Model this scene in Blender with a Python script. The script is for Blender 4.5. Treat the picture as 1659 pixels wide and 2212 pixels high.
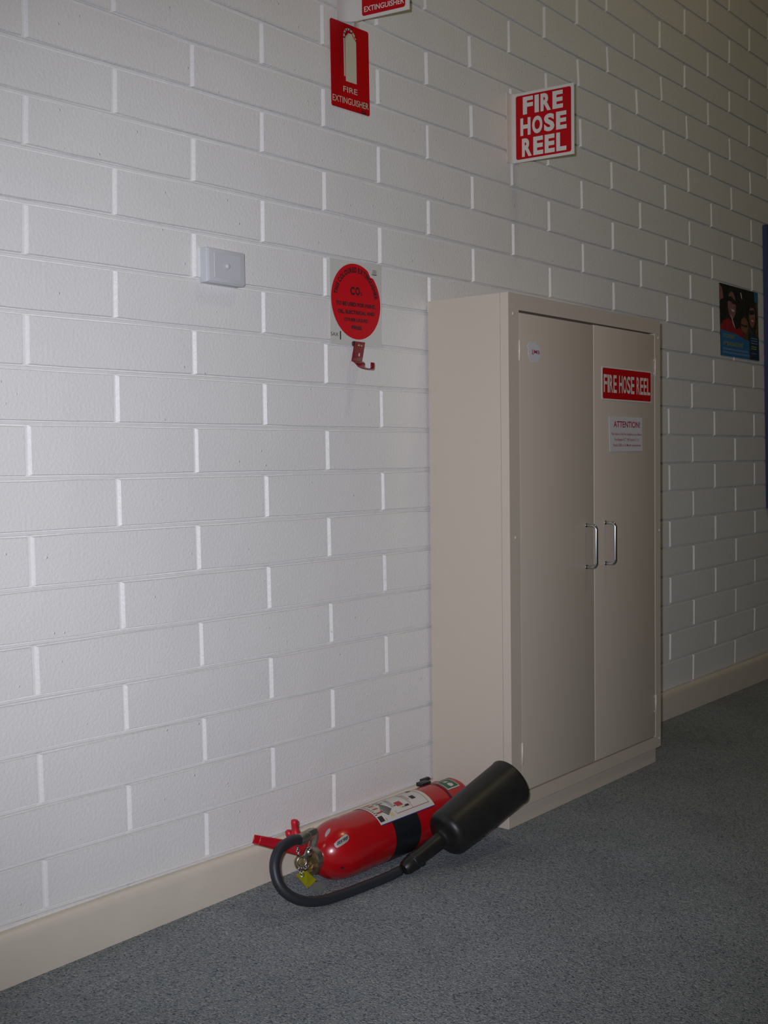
import bpy, bmesh, math, random
from mathutils import Vector, Matrix

# ------------------------------------------------------------------ scene
for o in list(bpy.data.objects):
    bpy.data.objects.remove(o, do_unlink=True)
S = bpy.context.scene
COL = S.collection
PI = math.pi
rnd = random.Random(7)

# ---- camera (image taken as 1659 x 2212)
cd = bpy.data.cameras.new('camera')
cam = bpy.data.objects.new('camera', cd)
COL.objects.link(cam)
cam.location = (-1.20581, -1.81677, 0.92613)
cam.rotation_mode = 'XYZ'
cam.rotation_euler = (1.52780, 0.012294, -0.884184)
cd.sensor_fit = 'VERTICAL'
cd.sensor_height = 36.0
cd.lens = 2483.665 / 2212.0 * 36.0
cd.clip_start = 0.05
S.camera = cam

# ---- world: dim warm grey room light
W = bpy.data.worlds.new('room_light')
S.world = W
W.use_nodes = True
bg = W.node_tree.nodes['Background']
bg.inputs[0].default_value = (1.0, 0.88, 0.62, 1)
bg.inputs[1].default_value = 0.023

def area(name, loc, target, sx, sy, power, color, spread=PI):
    d = bpy.data.lights.new(name, 'AREA')
    d.shape = 'RECTANGLE'; d.size = sx; d.size_y = sy
    d.energy = power; d.color = color; d.spread = spread
    o = bpy.data.objects.new(name, d)
    COL.objects.link(o)
    o.location = loc
    v = Vector(target) - Vector(loc)
    o.rotation_euler = v.to_track_quat('-Z', 'Y').to_euler()
    return o

# the camera's own flash: a small cool source just above-left of the lens, beam along the view
fd = bpy.data.lights.new('camera_flash', 'SPOT')
fd.energy = 182; fd.color = (0.84, 0.853, 0.965)
fd.spot_size = math.radians(74); fd.spot_blend = 1.0; fd.shadow_soft_size = 0.02
fo = bpy.data.objects.new('camera_flash', fd)
COL.objects.link(fo)
fo.location = (-1.255, -1.790, 0.985)
fo.rotation_euler = (1.530, 0.0, -0.865)
# warm lamp high up in front of the wall
area('hall_lamp', (1.75, -1.85, 4.7), (1.2, -0.4, 0.8), 0.5, 0.5, 14, (1.0, 0.84, 0.46))

# ---- exposure / view
vs = S.view_settings
S.display_settings.display_device = 'sRGB'
vs.view_transform = 'Standard'
vs.look = 'None'
vs.exposure = 0.0
vs.gamma = 1.0
vs.use_curve_mapping = False

# ------------------------------------------------------------------ materials
def mat(name, col, rough=0.5, metal=0.0, spec=0.5, var=0.0, vscale=20, bump=0.0, bscale=200, coat=0.0, grain=0.0, gscale=900, bdetail=2):
    m = bpy.data.materials.new(name)
    m.use_nodes = True
    nt = m.node_tree
    b = nt.nodes['Principled BSDF']
    b.inputs['Roughness'].default_value = rough
    b.inputs['Metallic'].default_value = metal
    b.inputs['Specular IOR Level'].default_value = spec
    b.inputs['Coat Weight'].default_value = coat
    tc = nt.nodes.new('ShaderNodeTexCoord')
    cur = None
    def mixval(amount, scale, src):
        n = nt.nodes.new('ShaderNodeTexNoise')
        n.inputs['Scale'].default_value = scale
        n.inputs['Detail'].default_value = 3
        nt.links.new(tc.outputs['Object'], n.inputs['Vector'])
        mr = nt.nodes.new('ShaderNodeMapRange')
        mr.inputs[1].default_value = 0.3; mr.inputs[2].default_value = 0.7
        mr.inputs[3].default_value = 1 - amount; mr.inputs[4].default_value = 1 + amount
        nt.links.new(n.outputs['Fac'], mr.inputs[0])
        vm = nt.nodes.new('ShaderNodeVectorMath'); vm.operation = 'SCALE'
        if src is None:
            vm.inputs[0].default_value = col
        else:
            nt.links.new(src, vm.inputs[0])
        nt.links.new(mr.outputs[0], vm.inputs['Scale'])
        return vm.outputs[0]
    if var:
        cur = mixval(var, vscale, cur)
    if grain:
        cur = mixval(grain, gscale, cur)
    if cur is None:
        b.inputs['Base Color'].default_value = (*col, 1)
    else:
        nt.links.new(cur, b.inputs['Base Color'])
    if bump:
        n = nt.nodes.new('ShaderNodeTexNoise')
        n.inputs['Scale'].default_value = bscale
        n.inputs['Detail'].default_value = bdetail
        nt.links.new(tc.outputs['Object'], n.inputs['Vector'])
        bp = nt.nodes.new('ShaderNodeBump')
        bp.inputs['Strength'].default_value = 1.0
        bp.inputs['Distance'].default_value = bump
        nt.links.new(n.outputs['Fac'], bp.inputs['Height'])
        nt.links.new(bp.outputs[0], b.inputs['Normal'])
    return m

def wall_paint():
    """cream-white gloss-ish paint rolled over blockwork: orange peel, small paint nibs"""
    m = mat('painted_block', (0.80, 0.79, 0.765), 0.42, spec=0.4, var=0.02, vscale=5, grain=0.025, gscale=420)
    nt = m.node_tree; b = nt.nodes['Principled BSDF']
    tc = [n for n in nt.nodes if n.type == 'TEX_COORD'][0]
    n1 = nt.nodes.new('ShaderNodeTexNoise'); n1.inputs['Scale'].default_value = 160; n1.inputs['Detail'].default_value = 4
    n2 = nt.nodes.new('ShaderNodeTexVoronoi'); n2.inputs['Scale'].default_value = 38
    mr = nt.nodes.new('ShaderNodeMapRange')
    mr.inputs[1].default_value = 0.0; mr.inputs[2].default_value = 0.10
    mr.inputs[3].default_value = 1.0; mr.inputs[4].default_value = 0.0
    n3 = nt.nodes.new('ShaderNodeTexNoise'); n3.inputs['Scale'].default_value = 14
    gt = nt.nodes.new('ShaderNodeMath'); gt.operation = 'GREATER_THAN'; gt.inputs[1].default_value = 0.54
    mu = nt.nodes.new('ShaderNodeMath'); mu.operation = 'MULTIPLY'
    ad = nt.nodes.new('ShaderNodeMath'); ad.operation = 'MULTIPLY_ADD'; ad.inputs[1].default_value = 1.6
    for n in (n1, n2, n3):
        nt.links.new(tc.outputs['Object'], n.inputs['Vector'])
    nt.links.new(n2.outputs['Distance'], mr.inputs[0])
    nt.links.new(n3.outputs['Fac'], gt.inputs[0])
    nt.links.new(mr.outputs[0], mu.inputs[0]); nt.links.new(gt.outputs[0], mu.inputs[1])
    nt.links.new(mu.outputs[0], ad.inputs[0]); nt.links.new(n1.outputs['Fac'], ad.inputs[2])
    bp = nt.nodes.new('ShaderNodeBump'); bp.inputs['Distance'].default_value = 0.0011
    nt.links.new(ad.outputs[0], bp.inputs['Height'])
    nt.links.new(bp.outputs[0], b.inputs['Normal'])
    return m

def carpet_mat():
    m = bpy.data.materials.new('loop_carpet'); m.use_nodes = True
    nt = m.node_tree; b = nt.nodes['Principled BSDF']
    b.inputs['Roughness'].default_value = 0.95
    b.inputs['Specular IOR Level'].default_value = 0.12
    tc = nt.nodes.new('ShaderNodeTexCoord')
    v = nt.nodes.new('ShaderNodeTexVoronoi'); v.inputs['Scale'].default_value = 330
    nt.links.new(tc.outputs['Object'], v.inputs['Vector'])
    sx = nt.nodes.new('ShaderNodeSeparateColor')
    nt.links.new(v.outputs['Color'], sx.inputs[0])
    r = nt.nodes.new('ShaderNodeValToRGB')
    e = r.color_ramp.elements
    e[0].position = 0.0; e[0].color = (0.09, 0.105, 0.13, 1)
    e[1].position = 1.0; e[1].color = (0.40, 0.415, 0.42, 1)
    for p_, c_ in ((0.18, (0.205, 0.23, 0.255, 1)), (0.5, (0.25, 0.275, 0.298, 1)), (0.8, (0.295, 0.315, 0.335, 1))):
        x = e.new(p_); x.color = c_
    nt.links.new(sx.outputs[0], r.inputs[0])
    n = nt.nodes.new('ShaderNodeTexNoise'); n.inputs['Scale'].default_value = 4; n.inputs['Detail'].default_value = 5
    nt.links.new(tc.outputs['Object'], n.inputs['Vector'])
    mr = nt.nodes.new('ShaderNodeMapRange')
    mr.inputs[1].default_value = 0.3; mr.inputs[2].default_value = 0.7; mr.inputs[3].default_value = 0.90; mr.inputs[4].default_value = 1.10
    nt.links.new(n.outputs['Fac'], mr.inputs[0])
    vm = nt.nodes.new('ShaderNodeVectorMath'); vm.operation = 'SCALE'
    nt.links.new(r.outputs[0], vm.inputs[0]); nt.links.new(mr.outputs[0], vm.inputs['Scale'])
    nt.links.new(vm.outputs[0], b.inputs['Base Color'])
    bp = nt.nodes.new('ShaderNodeBump'); bp.inputs['Distance'].default_value = 0.003; bp.inputs['Strength'].default_value = 0.8
    nt.links.new(v.outputs['Distance'], bp.inputs['Height']); bp.invert = True
    nt.links.new(bp.outputs[0], b.inputs['Normal'])
    return m

M = {}
M['paint'] = wall_paint()
M['mortar'] = mat('painted_mortar', (0.79, 0.78, 0.755), 0.5, var=0.02, vscale=60, bump=0.0004, bscale=120)
M['carpet'] = carpet_mat()
M['skirt'] = mat('beige_skirting', (0.70, 0.63, 0.53), 0.38, var=0.03, vscale=9)
M['cab'] = mat('beige_powder_coat', (0.60, 0.52, 0.43), 0.42, grain=0.02, gscale=500, bump=0.00012, bscale=700)
M['dark'] = mat('painted_gap_shade', (0.012, 0.010, 0.009), 0.9)  # near-black colour standing in for shade in the door gaps
M['chrome'] = mat('satin_chrome', (0.62, 0.68, 0.70), 0.22, metal=1.0)
M['screw'] = mat('painted_screw', (0.70, 0.62, 0.54), 0.3)
M['signred'] = mat('sign_red', (0.50, 0.002, 0.006), 0.5, spec=0.2, var=0.03, vscale=30)
M['signwhite'] = mat('sign_white', (0.72, 0.68, 0.62), 0.35)
M['signcream'] = mat('sign_cream', (0.62, 0.60, 0.46), 0.4)
M['discred'] = mat('disc_red', (0.62, 0.008, 0.016), 0.5, spec=0.25)
M['ink'] = mat('black_ink', (0.03, 0.014, 0.02), 0.5)
M['redink'] = mat('red_ink', (0.42, 0.03, 0.05), 0.5)
M['pen'] = mat('red_pen', (0.45, 0.03, 0.09), 0.5)
M['paper'] = mat('white_sticker', (0.66, 0.64, 0.66), 0.4)
M['clear'] = mat('clear_sheet', (0.66, 0.66, 0.61), 0.25, spec=0.6)
M['switch'] = mat('grey_plastic', (0.60, 0.61, 0.63), 0.45)
M['red'] = mat('extinguisher_red', (0.42, 0.004, 0.008), 0.26, var=0.05, vscale=40, coat=0.25, bump=0.0001, bscale=120)
M['handle_red'] = mat('handle_red', (0.50, 0.008, 0.020), 0.38, var=0.06, vscale=60)
M['hook_red'] = mat('hook_red', (0.22, 0.006, 0.014), 0.24, var=0.15, vscale=60, coat=0.5)
M['brass_paint'] = mat('screw_brass', (0.95, 0.85, 0.45), 0.15, metal=1.0)
M['black'] = mat('black_vinyl', (0.010, 0.012, 0.015), 0.4)
M['horn'] = mat('black_horn_plastic', (0.013, 0.013, 0.012), 0.42, spec=0.45, var=0.2, vscale=30, bump=0.0002, bscale=150)
M['rubber'] = mat('black_hose_rubber', (0.020, 0.023, 0.030), 0.48)
M['brass'] = mat('tarnished_brass', (0.30, 0.22, 0.11), 0.42, metal=0.85, var=0.45, vscale=70, bump=0.0006, bscale=220)
M['nickel'] = mat('nickel', (0.50, 0.50, 0.47), 0.25, metal=1.0, var=0.1, vscale=60)
M['steel'] = mat('dull_steel', (0.36, 0.35, 0.29), 0.35, metal=0.9, var=0.2, vscale=80)
M['foil'] = mat('foil_sticker', (0.42, 0.40, 0.38), 0.4, metal=0.3, var=0.25, vscale=220)
M['label'] = mat('label_white', (0.62, 0.60, 0.55), 0.35)
M['labelyellow'] = mat('label_yellow', (0.60, 0.52, 0.25), 0.4)
M['labelgrey'] = mat('label_grey', (0.20, 0.19, 0.18), 0.5)
M['navy'] = mat('label_navy', (0.03, 0.02, 0.16), 0.4)
M['green'] = mat('label_green', (0.02, 0.11, 0.06), 0.4)
M['tag'] = mat('yellow_tag', (0.36, 0.34, 0.008), 0.45, var=0.06, vscale=60)
M['tagclear'] = mat('grey_tag', (0.17, 0.20, 0.20), 0.3)
M['blue'] = mat('poster_blue', (0.02, 0.17, 0.42), 0.4)
M['bluedk'] = mat('poster_navy', (0.008, 0.035, 0.075), 0.4)
M['bluetile'] = mat('poster_sky', (0.03, 0.16, 0.26), 0.4)
M['pyellow'] = mat('poster_yellow', (0.30, 0.34, 0.05), 0.4)
M['ppale'] = mat('poster_pale', (0.20, 0.30, 0.42), 0.4)
M['pdark'] = mat('poster_dark', (0.012, 0.014, 0.012), 0.4, var=0.5, vscale=40)
M['skin1'] = mat('print_skin_pink', (0.30, 0.13, 0.12), 0.45, var=0.25, vscale=60)
M['skin2'] = mat('print_skin_tan', (0.24, 0.11, 0.055), 0.45, var=0.25, vscale=60)
M['skin3'] = mat('print_skin_rose', (0.27, 0.11, 0.09), 0.45, var=0.25, vscale=60)
M['shirt'] = mat('print_red', (0.34, 0.012, 0.022), 0.45, var=0.25, vscale=50)
M['hairbr'] = mat('print_brown', (0.10, 0.055, 0.02), 0.45, var=0.4, vscale=80)
M['bluepanel'] = mat('blue_fabric', (0.040, 0.055, 0.13), 0.8, grain=0.1, gscale=400)

# ------------------------------------------------------------------ helpers
def link(name, me, m, parent=None, smooth=False, kind=None, label=None):
    if m is not None:
        me.materials.append(m)
    if smooth:
        for p in me.polygons:
            p.use_smooth = True
    o = bpy.data.objects.new(name, me)
    COL.objects.link(o)
    if parent is not None:
        o.parent = parent
        o.matrix_parent_inverse = parent.matrix_world.inverted() if False else Matrix.Identity(4)
        # parents sit at their own place: keep the vertices in world space
        o.location = -parent.location
    if kind: o['kind'] = kind
    if label: o['label'] = label
    return o

def thing(name, loc, label, cat, group=None):
    o = bpy.data.objects.new(name, None)
    COL.objects.link(o)
    o.location = loc
    o.empty_display_size = 0.05
    o['label'] = label; o['category'] = cat
    if group: o['group'] = group
    return o

def sub(o, child):
    """hang a world-space child under a part whose own origin offset is already applied"""
    child.parent = o
    child.location = (0, 0, 0)
    return child

class MB:
    def __init__(s):
        s.v = []; s.f = []
    def add(s, vs, fs):
        n = len(s.v)
        s.v += [tuple(x) for x in vs]
        s.f += [tuple(i + n for i in f) for f in fs]
        return s
    def box(s, a, b):
        x0, y0, z0 = a; x1, y1, z1 = b
        return s.add([(x0,y0,z0),(x1,y0,z0),(x1,y1,z0),(x0,y1,z0),(x0,y0,z1),(x1,y0,z1),(x1,y1,z1),(x0,y1,z1)],
                     [(0,3,2,1),(4,5,6,7),(0,1,5,4),(1,2,6,5),(2,3,7,6),(3,0,4,7)])
    def tube(s, pts, r, n=14, caps=True, closed=False):
        pts = [Vector(p) for p in pts]
        rs = r if isinstance(r, (list, tuple)) else [r] * len(pts)
        rings = []
        up = None
        N = len(pts)
        for i, p in enumerate(pts):
            if closed:
                d = (pts[(i + 1) % N] - pts[i - 1]).normalized()
            else:
                d = (pts[min(i + 1, N - 1)] - pts[max(i - 1, 0)]).normalized()
            if up is None:
                up = Vector((0, 0, 1)) if abs(d.z) < 0.9 else Vector((1, 0, 0))
            a = d.cross(up)
            if a.length < 1e-6: a = d.orthogonal()
            a.normalize(); up = a.cross(d).normalized()
            rings.append([p + rs[i] * (math.cos(2*PI*k/n) * a + math.sin(2*PI*k/n) * up) for k in range(n)])
        vs = [q for rg in rings for q in rg]
        fs = []
        for i in range(N if closed else N - 1):
            j = (i + 1) % N
            for k in range(n):
                fs.append((i*n+k, i*n+(k+1) % n, j*n+(k+1) % n, j*n+k))
        if caps and not closed:
            fs.append(tuple(range(n))[::-1]); fs.append(tuple((N-1)*n + k for k in range(n)))
        return s.add(vs, fs)
    def lathe(s, o, d, prof, n=48, a0=None, a1=None):
        """prof: list of (distance along d, radius)"""
        o = Vector(o); d = Vector(d).normalized()
        a = d.cross(Vector((0, 0, 1)))
        if a.length < 1e-5: a = Vector((1, 0, 0))
        a.normalize(); b = a.cross(d).normalized()
        vs = []
        for t, r in prof:
            for k in range(n):
                th = 2*PI*k/n
                vs.append(o + d*t + r*(math.cos(th)*a + math.sin(th)*b))
        fs = []
        for i in range(len(prof) - 1):
            for k in range(n):
                fs.append((i*n+k, i*n+(k+1) % n, (i+1)*n+(k+1) % n, (i+1)*n+k))
        fs.append(tuple(range(n))[::-1]); fs.append(tuple((len(prof)-1)*n+k for k in range(n)))
        return s.add(vs, fs)
    def mesh(s, name='mesh'):
        me = bpy.data.meshes.new(name)
        me.from_pydata(s.v, [], s.f)
        me.validate()
        bm = bmesh.new(); bm.from_mesh(me)
        bmesh.ops.recalc_face_normals(bm, faces=bm.faces)
        bm.to_mesh(me); bm.free()
        return me
    def build(s, name, m, parent=None, smooth=False, bevel=0, seg=2, auto=None, **kw):
        me = s.mesh(name)
        if bevel:
            bm = bmesh.new(); bm.from_mesh(me)
            bmesh.ops.remove_doubles(bm, verts=bm.verts, dist=1e-6)
            ed = [e for e in bm.edges if len(e.link_faces) == 2 and e.calc_face_angle(0) > 0.6]
            bmesh.ops.bevel(bm, geom=ed, offset=bevel, segments=seg, profile=0.6, affect='EDGES')
            bm.to_mesh(me); bm.free()
        o = link(name, me, m, parent, smooth, **kw)
        if auto is not None:
            for p in me.polygons: p.use_smooth = True
            bm = bmesh.new(); bm.from_mesh(me)
            for e in bm.edges:
                e.smooth = not (len(e.link_faces) == 2 and e.calc_face_angle(0) > auto)
            bm.to_mesh(me); bm.free()
        return o

class Plane:
    """a flat printed surface: u across, v up, small offset along the normal"""
    def __init__(s, O, U, V):
        s.O = Vector(O); s.U = Vector(U).normalized(); s.V = Vector(V).normalized(); s.N = s.U.cross(s.V)
    def p(s, u, v, w=0.0):
        return s.O + s.U*u + s.V*v + s.N*w
    def poly(s, mb, pts, w):
        mb.add([s.p(u, v, w) for u, v in pts], [tuple(range(len(pts)))])
    def plate(s, mb, pts, w0, w1):
        n = len(pts)
        vs = [s.p(u, v, w0) for u, v in pts] + [s.p(u, v, w1) for u, v in pts]
        fs = [tuple(range(n))[::-1], tuple(range(n, 2*n))] + [(i, (i+1) % n, (i+1) % n + n, i + n) for i in range(n)]
        mb.add(vs, fs)

def rrect(u0, v0, u1, v1, r, n=5):
    pts = []
    for cx, cy, a in ((u1-r, v1-r, 0), (u0+r, v1-r, 90), (u0+r, v0+r, 180), (u1-r, v0+r, 270)):
        for k in range(n + 1):
            t = math.radians(a + 90*k/n)
            pts.append((cx + r*math.cos(t), cy + r*math.sin(t)))
    return pts

def ellipse(cu, cv, ru, rv, n=28, a0=0):
    return [(cu + ru*math.cos(2*PI*k/n + a0), cv + rv*math.sin(2*PI*k/n + a0)) for k in range(n)]

_tc = {}
def text_geo(s, bold):
    key = (s, bold)
    if key not in _tc:
        c = bpy.data.curves.new('lettering', 'FONT')
        c.body = s; c.size = 1.0; c.offset = bold; c.resolution_u = 4; c.fill_mode = 'FRONT'
        o = bpy.data.objects.new('lettering', c)
        COL.objects.link(o)
        dg = bpy.context.evaluated_depsgraph_get(); dg.update()
        me = bpy.data.meshes.new_from_object(o.evaluated_get(dg))
        vs = [(v.co.x, v.co.y) for v in me.vertices]
        fs = [tuple(p.vertices) for p in me.polygons]
        bpy.data.objects.remove(o, do_unlink=True)
        bpy.data.curves.remove(c); bpy.data.meshes.remove(me)
        _tc[key] = (vs, fs)
    return _tc[key]

def put_text(mb, pl, s, u0, v0, u1, v1, w, bold=0.0, dv=0.0):
    """fit the word into a box; dv tilts the line by that much from left to right"""
    vs, fs = text_geo(s, bold)
    x0 = min(v[0] for v in vs); x1 = max(v[0] for v in vs)
    y0 = min(v[1] for v in vs); y1 = max(v[1] for v in vs)
    out = []
    for x, y in vs:
        a = (x - x0)/(x1 - x0); b = (y - y0)/(y1 - y0)
        out.append(pl.p(u0 + a*(u1-u0), v0 + b*(v1-v0) + dv*a, w))
    mb.add(out, fs)

def put_word(mb, pl, s, u0, v0, u1, v1, w, bold=0.0, gap=0.16):
    """condensed sign lettering: each letter fitted to its own narrow box"""
    wid = [0.42 if c == 'I' else 1.0 for c in s]
    unit = (u1 - u0)/(sum(wid) + gap*(len(s) - 1)); u = u0
    for c, k in zip(s, wid):
        put_text(mb, pl, c, u, v0, u + unit*k, v1, w, bold); u += unit*(k + gap)

# ------------------------------------------------------------------ structure: floor, wall of blocks, skirting
fl = MB().box((-3.2, -4.0, -0.05), (6.6, 0.12, 0.0))
floor = fl.build('floor', M['carpet'], kind='structure', label='blue-grey flecked loop-pile carpet floor')

X0W, X1W, ZTOP = -1.7, 6.4, 3.25
BX, BZ, Z0 = 0.2, 0.1, 0.10347      # half-block pitch, course pitch, first bed joint
WX = [0.01191, -0.01687, 0.00709, 0.0082, -0.01623, 0.01818, -0.02219, -0.0214, 0.00766, -0.02814, 0.00253, 0.00385, -0.01506, 0.00417, 0.01416]
WZ = [0.00553, 0.01699, -0.01315, -0.01177, -0.0094, 0.00247, -0.01612, 0.00168, 0.01508, -0.00094, -0.02041, 0.00359, 0.00014, 0.00905, 9e-05]
def wander(x, z):
    """the hand-laid courses wander by a few millimetres"""
    u = (min(max(x, -0.05), 3.55) - 1.7)/1.7
    v = (min(max(z, 0.10), 1.0 + 0.45*max(u, -1) + 1.15) - 1.0)
    dx = dz = 0; k = 0
    for i in range(5):
        for j in range(5 - i):
            t = u**i * v**j
            dx += WX[k]*t; dz += WZ[k]*t; k += 1
    lim = 0.055
    return max(-lim, min(lim, dx)), max(-lim, min(lim, dz))

wall = MB().box((X0W, 0.0060, 0.0), (X1W, 0.12, ZTOP)).build('wall_back', M['mortar'], kind='structure', label='white painted blockwork wall')

JH = 0.0046          # half a bed joint
def block(mb, c0, c1, r, seg=4):
    rr = random.Random(int(c0*131 + r*7919) & 0xffffff)
    xa = c0*BX + 0.0042; xb = c1*BX - 0.0042
    za = Z0 + r*BZ + JH; zb = Z0 + (r+1)*BZ - JH
    xa += rr.uniform(-.0009, .0009); xb += rr.uniform(-.0009, .0009)
    proud = rr.uniform(-0.0006, 0.0006)
    cb = 0.0015; cl = 0.0047 + rr.uniform(-.0008, .0008); cr = 0.0014
    fr_b, fr_t, md_b, md_t, bk_b, bk_t = [], [], [], [], [], []
    for i in range(seg + 1):
        t = i/seg
        xo = xa + (xb - xa)*t
        xi = (xa + cl) + (xb - cr - xa - cl)*t
        jb = rr.uniform(-.0009, .0009); jt = rr.uniform(-.0009, .0009)
        if i in (0, seg):
            jb += 0.0006; jt -= 0.0006
        def w(x, z, y):
            dx, dz = wander(x, z); return (x + dx, y, z + dz)
        fr_b.append(w(xi, za + cb + jb, proud)); fr_t.append(w(xi, zb - cb + jt, proud))
        md_b.append(w(xo, za + jb, 0.0048)); md_t.append(w(xo, zb + jt, 0.0048))
        bk_b.append(w(xo, za + jb, 0.012)); bk_t.append(w(xo, zb + jt, 0.012))
    n = seg + 1
    vs = fr_b + fr_t + md_b + md_t + bk_b + bk_t
    F_ = []
    for i in range(seg):
        F_.append((i, i+1, n+i+1, n+i))
        F_.append((2*n+i, 2*n+i+1, i+1, i))
        F_.append((n+i, n+i+1, 3*n+i+1, 3*n+i))
        F_.append((4*n+i, 4*n+i+1, 2*n+i+1, 2*n+i))
        F_.append((3*n+i, 3*n+i+1, 5*n+i+1, 5*n+i))
    F_ += [(2*n, 0, n, 3*n), (seg, 2*n+seg, 3*n+seg, n+seg), (4*n, 2*n, 3*n, 5*n), (2*n+seg, 4*n+seg, 5*n+seg, 3*n+seg)]
    mb.add(vs, F_)

def in_view(c0, c1, r):
    if c1 <= -0.3 or c0 >= 17.95: return False
    if r < 0: return True if c0 < 17.9 and c1 > -0.3 and (c0 < 5.5 or c0 > 9.5) else False
    # top of the frame rises to the right
    xm = (c0 + c1)/2*BX
    top = 1.74 + (2.83 - 1.74)*((max(xm, 0) + 0.3)/3.55)
    if Z0 + r*BZ > top: return False
    # wholly behind the cabinet
    if c0*BX > 1.25 + 0.10 and c1*BX < 2.35 and Z0 + (r+1)*BZ < 1.22: return False
    return True
rest = MB()
nblock = 0
for r in range(-1, 31):
    start = -8 if r % 2 == 0 else -9
    c = start
    while c < 32:
        c0, c1 = c, c + 2
        c += 2
        if in_view(c0, c1, r):
            mb = MB(); block(mb, c0, c1, r)
            mb.build('block', M['paint'], wall); nblock += 1
        else:
            block(rest, c0, c1, r, seg=1)
print('blocks', nblock)
for r in range(-1, 31):
    mb = MB(); rr = random.Random(r + 900); vs = []; n = 66
    for i in range(n + 1):
        x = X0W + (X1W - X0W)*i/n; z = Z0 + (r + 1)*BZ
        dx, dz = wander(x, z); j = rr.uniform(-.0005, .0005)
        vs += [(x, 0.009, z+dz-.0030+j), (x, 0.0042, z+dz-.0030+j), (x, 0.0026, z+dz+j), (x, 0.0042, z+dz+.0030+j), (x, 0.009, z+dz+.0030+j)]
    mb.add(vs, [(i*5+k, (i+1)*5+k, (i+1)*5+k+1, i*5+k+1) for i in range(n) for k in range(4)])
    mb.build('mortar_joint', M['mortar'], wall, smooth=True)
rest.build('outer_blockwork', M['paint'], wall, kind='stuff')

# skirting board, top edge slightly wavy with rounded nose
def skirting():
    top = [(-1.7, .0985), (-0.1, .0980), (0.18, .0951), (0.54, .0875), (0.9, .0885), (1.4, .0905), (2.0, .0935), (2.52, .0967), (3.5, .1045), (6.4, .1045)]
    mb = MB(); vs = []; prof = []
    for x, z in top:
        prof = [(0.0, 0.0), (-.0175, 0.0), (-.0195, z*0.82), (-.0185, z*0.93), (-.0145, z*0.985), (-.009, z), (0.0, z)]
        vs += [(x, y, zz) for y, zz in prof]
    n = len(prof); fs = []
    for i in range(len(top) - 1):
        for k in range(n):
            fs.append((i*n+k, (i+1)*n+k, (i+1)*n+(k+1) % n, i*n+(k+1) % n))
    fs.append(tuple(range(n))); fs.append(tuple((len(top)-1)*n+k for k in range(n))[::-1])
    mb.add(vs, fs)
    return mb.build('baseboard_back', M['skirt'], auto=0.9, kind='structure', label='beige painted skirting board along the wall')
skirting()

# ------------------------------------------------------------------ hose reel cabinet
CX0, CX1, CY, CZ0, CZ1 = 1.1910, 2.0235, -0.2530, 0.0485, 1.3415
CB = -0.0060
cab = thing('hose_reel_cabinet', (1.6, -0.13, 0), 'tall beige steel fire hose reel cabinet standing on the carpet against the block wall', 'cabinet')
OX0, OX1, OZ0, OZ1 = 1.2385, 1.9890, 0.0830, 1.3015
b = MB()
b.box((CX0, CY+0.024, CZ0), (CX1, CB, CZ1))
b.box((CX0, CY, CZ0), (OX0, CY+0.0245, CZ1)); b.box((OX1, CY, CZ0), (CX1, CY+0.0245, CZ1))
b.box((OX0, CY, OZ1), (OX1, CY+0.0245, CZ1)); b.box((OX0, CY, CZ0), (OX1, CY+0.0245, OZ0))
b.build('carcass', M['cab'], cab)
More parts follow.
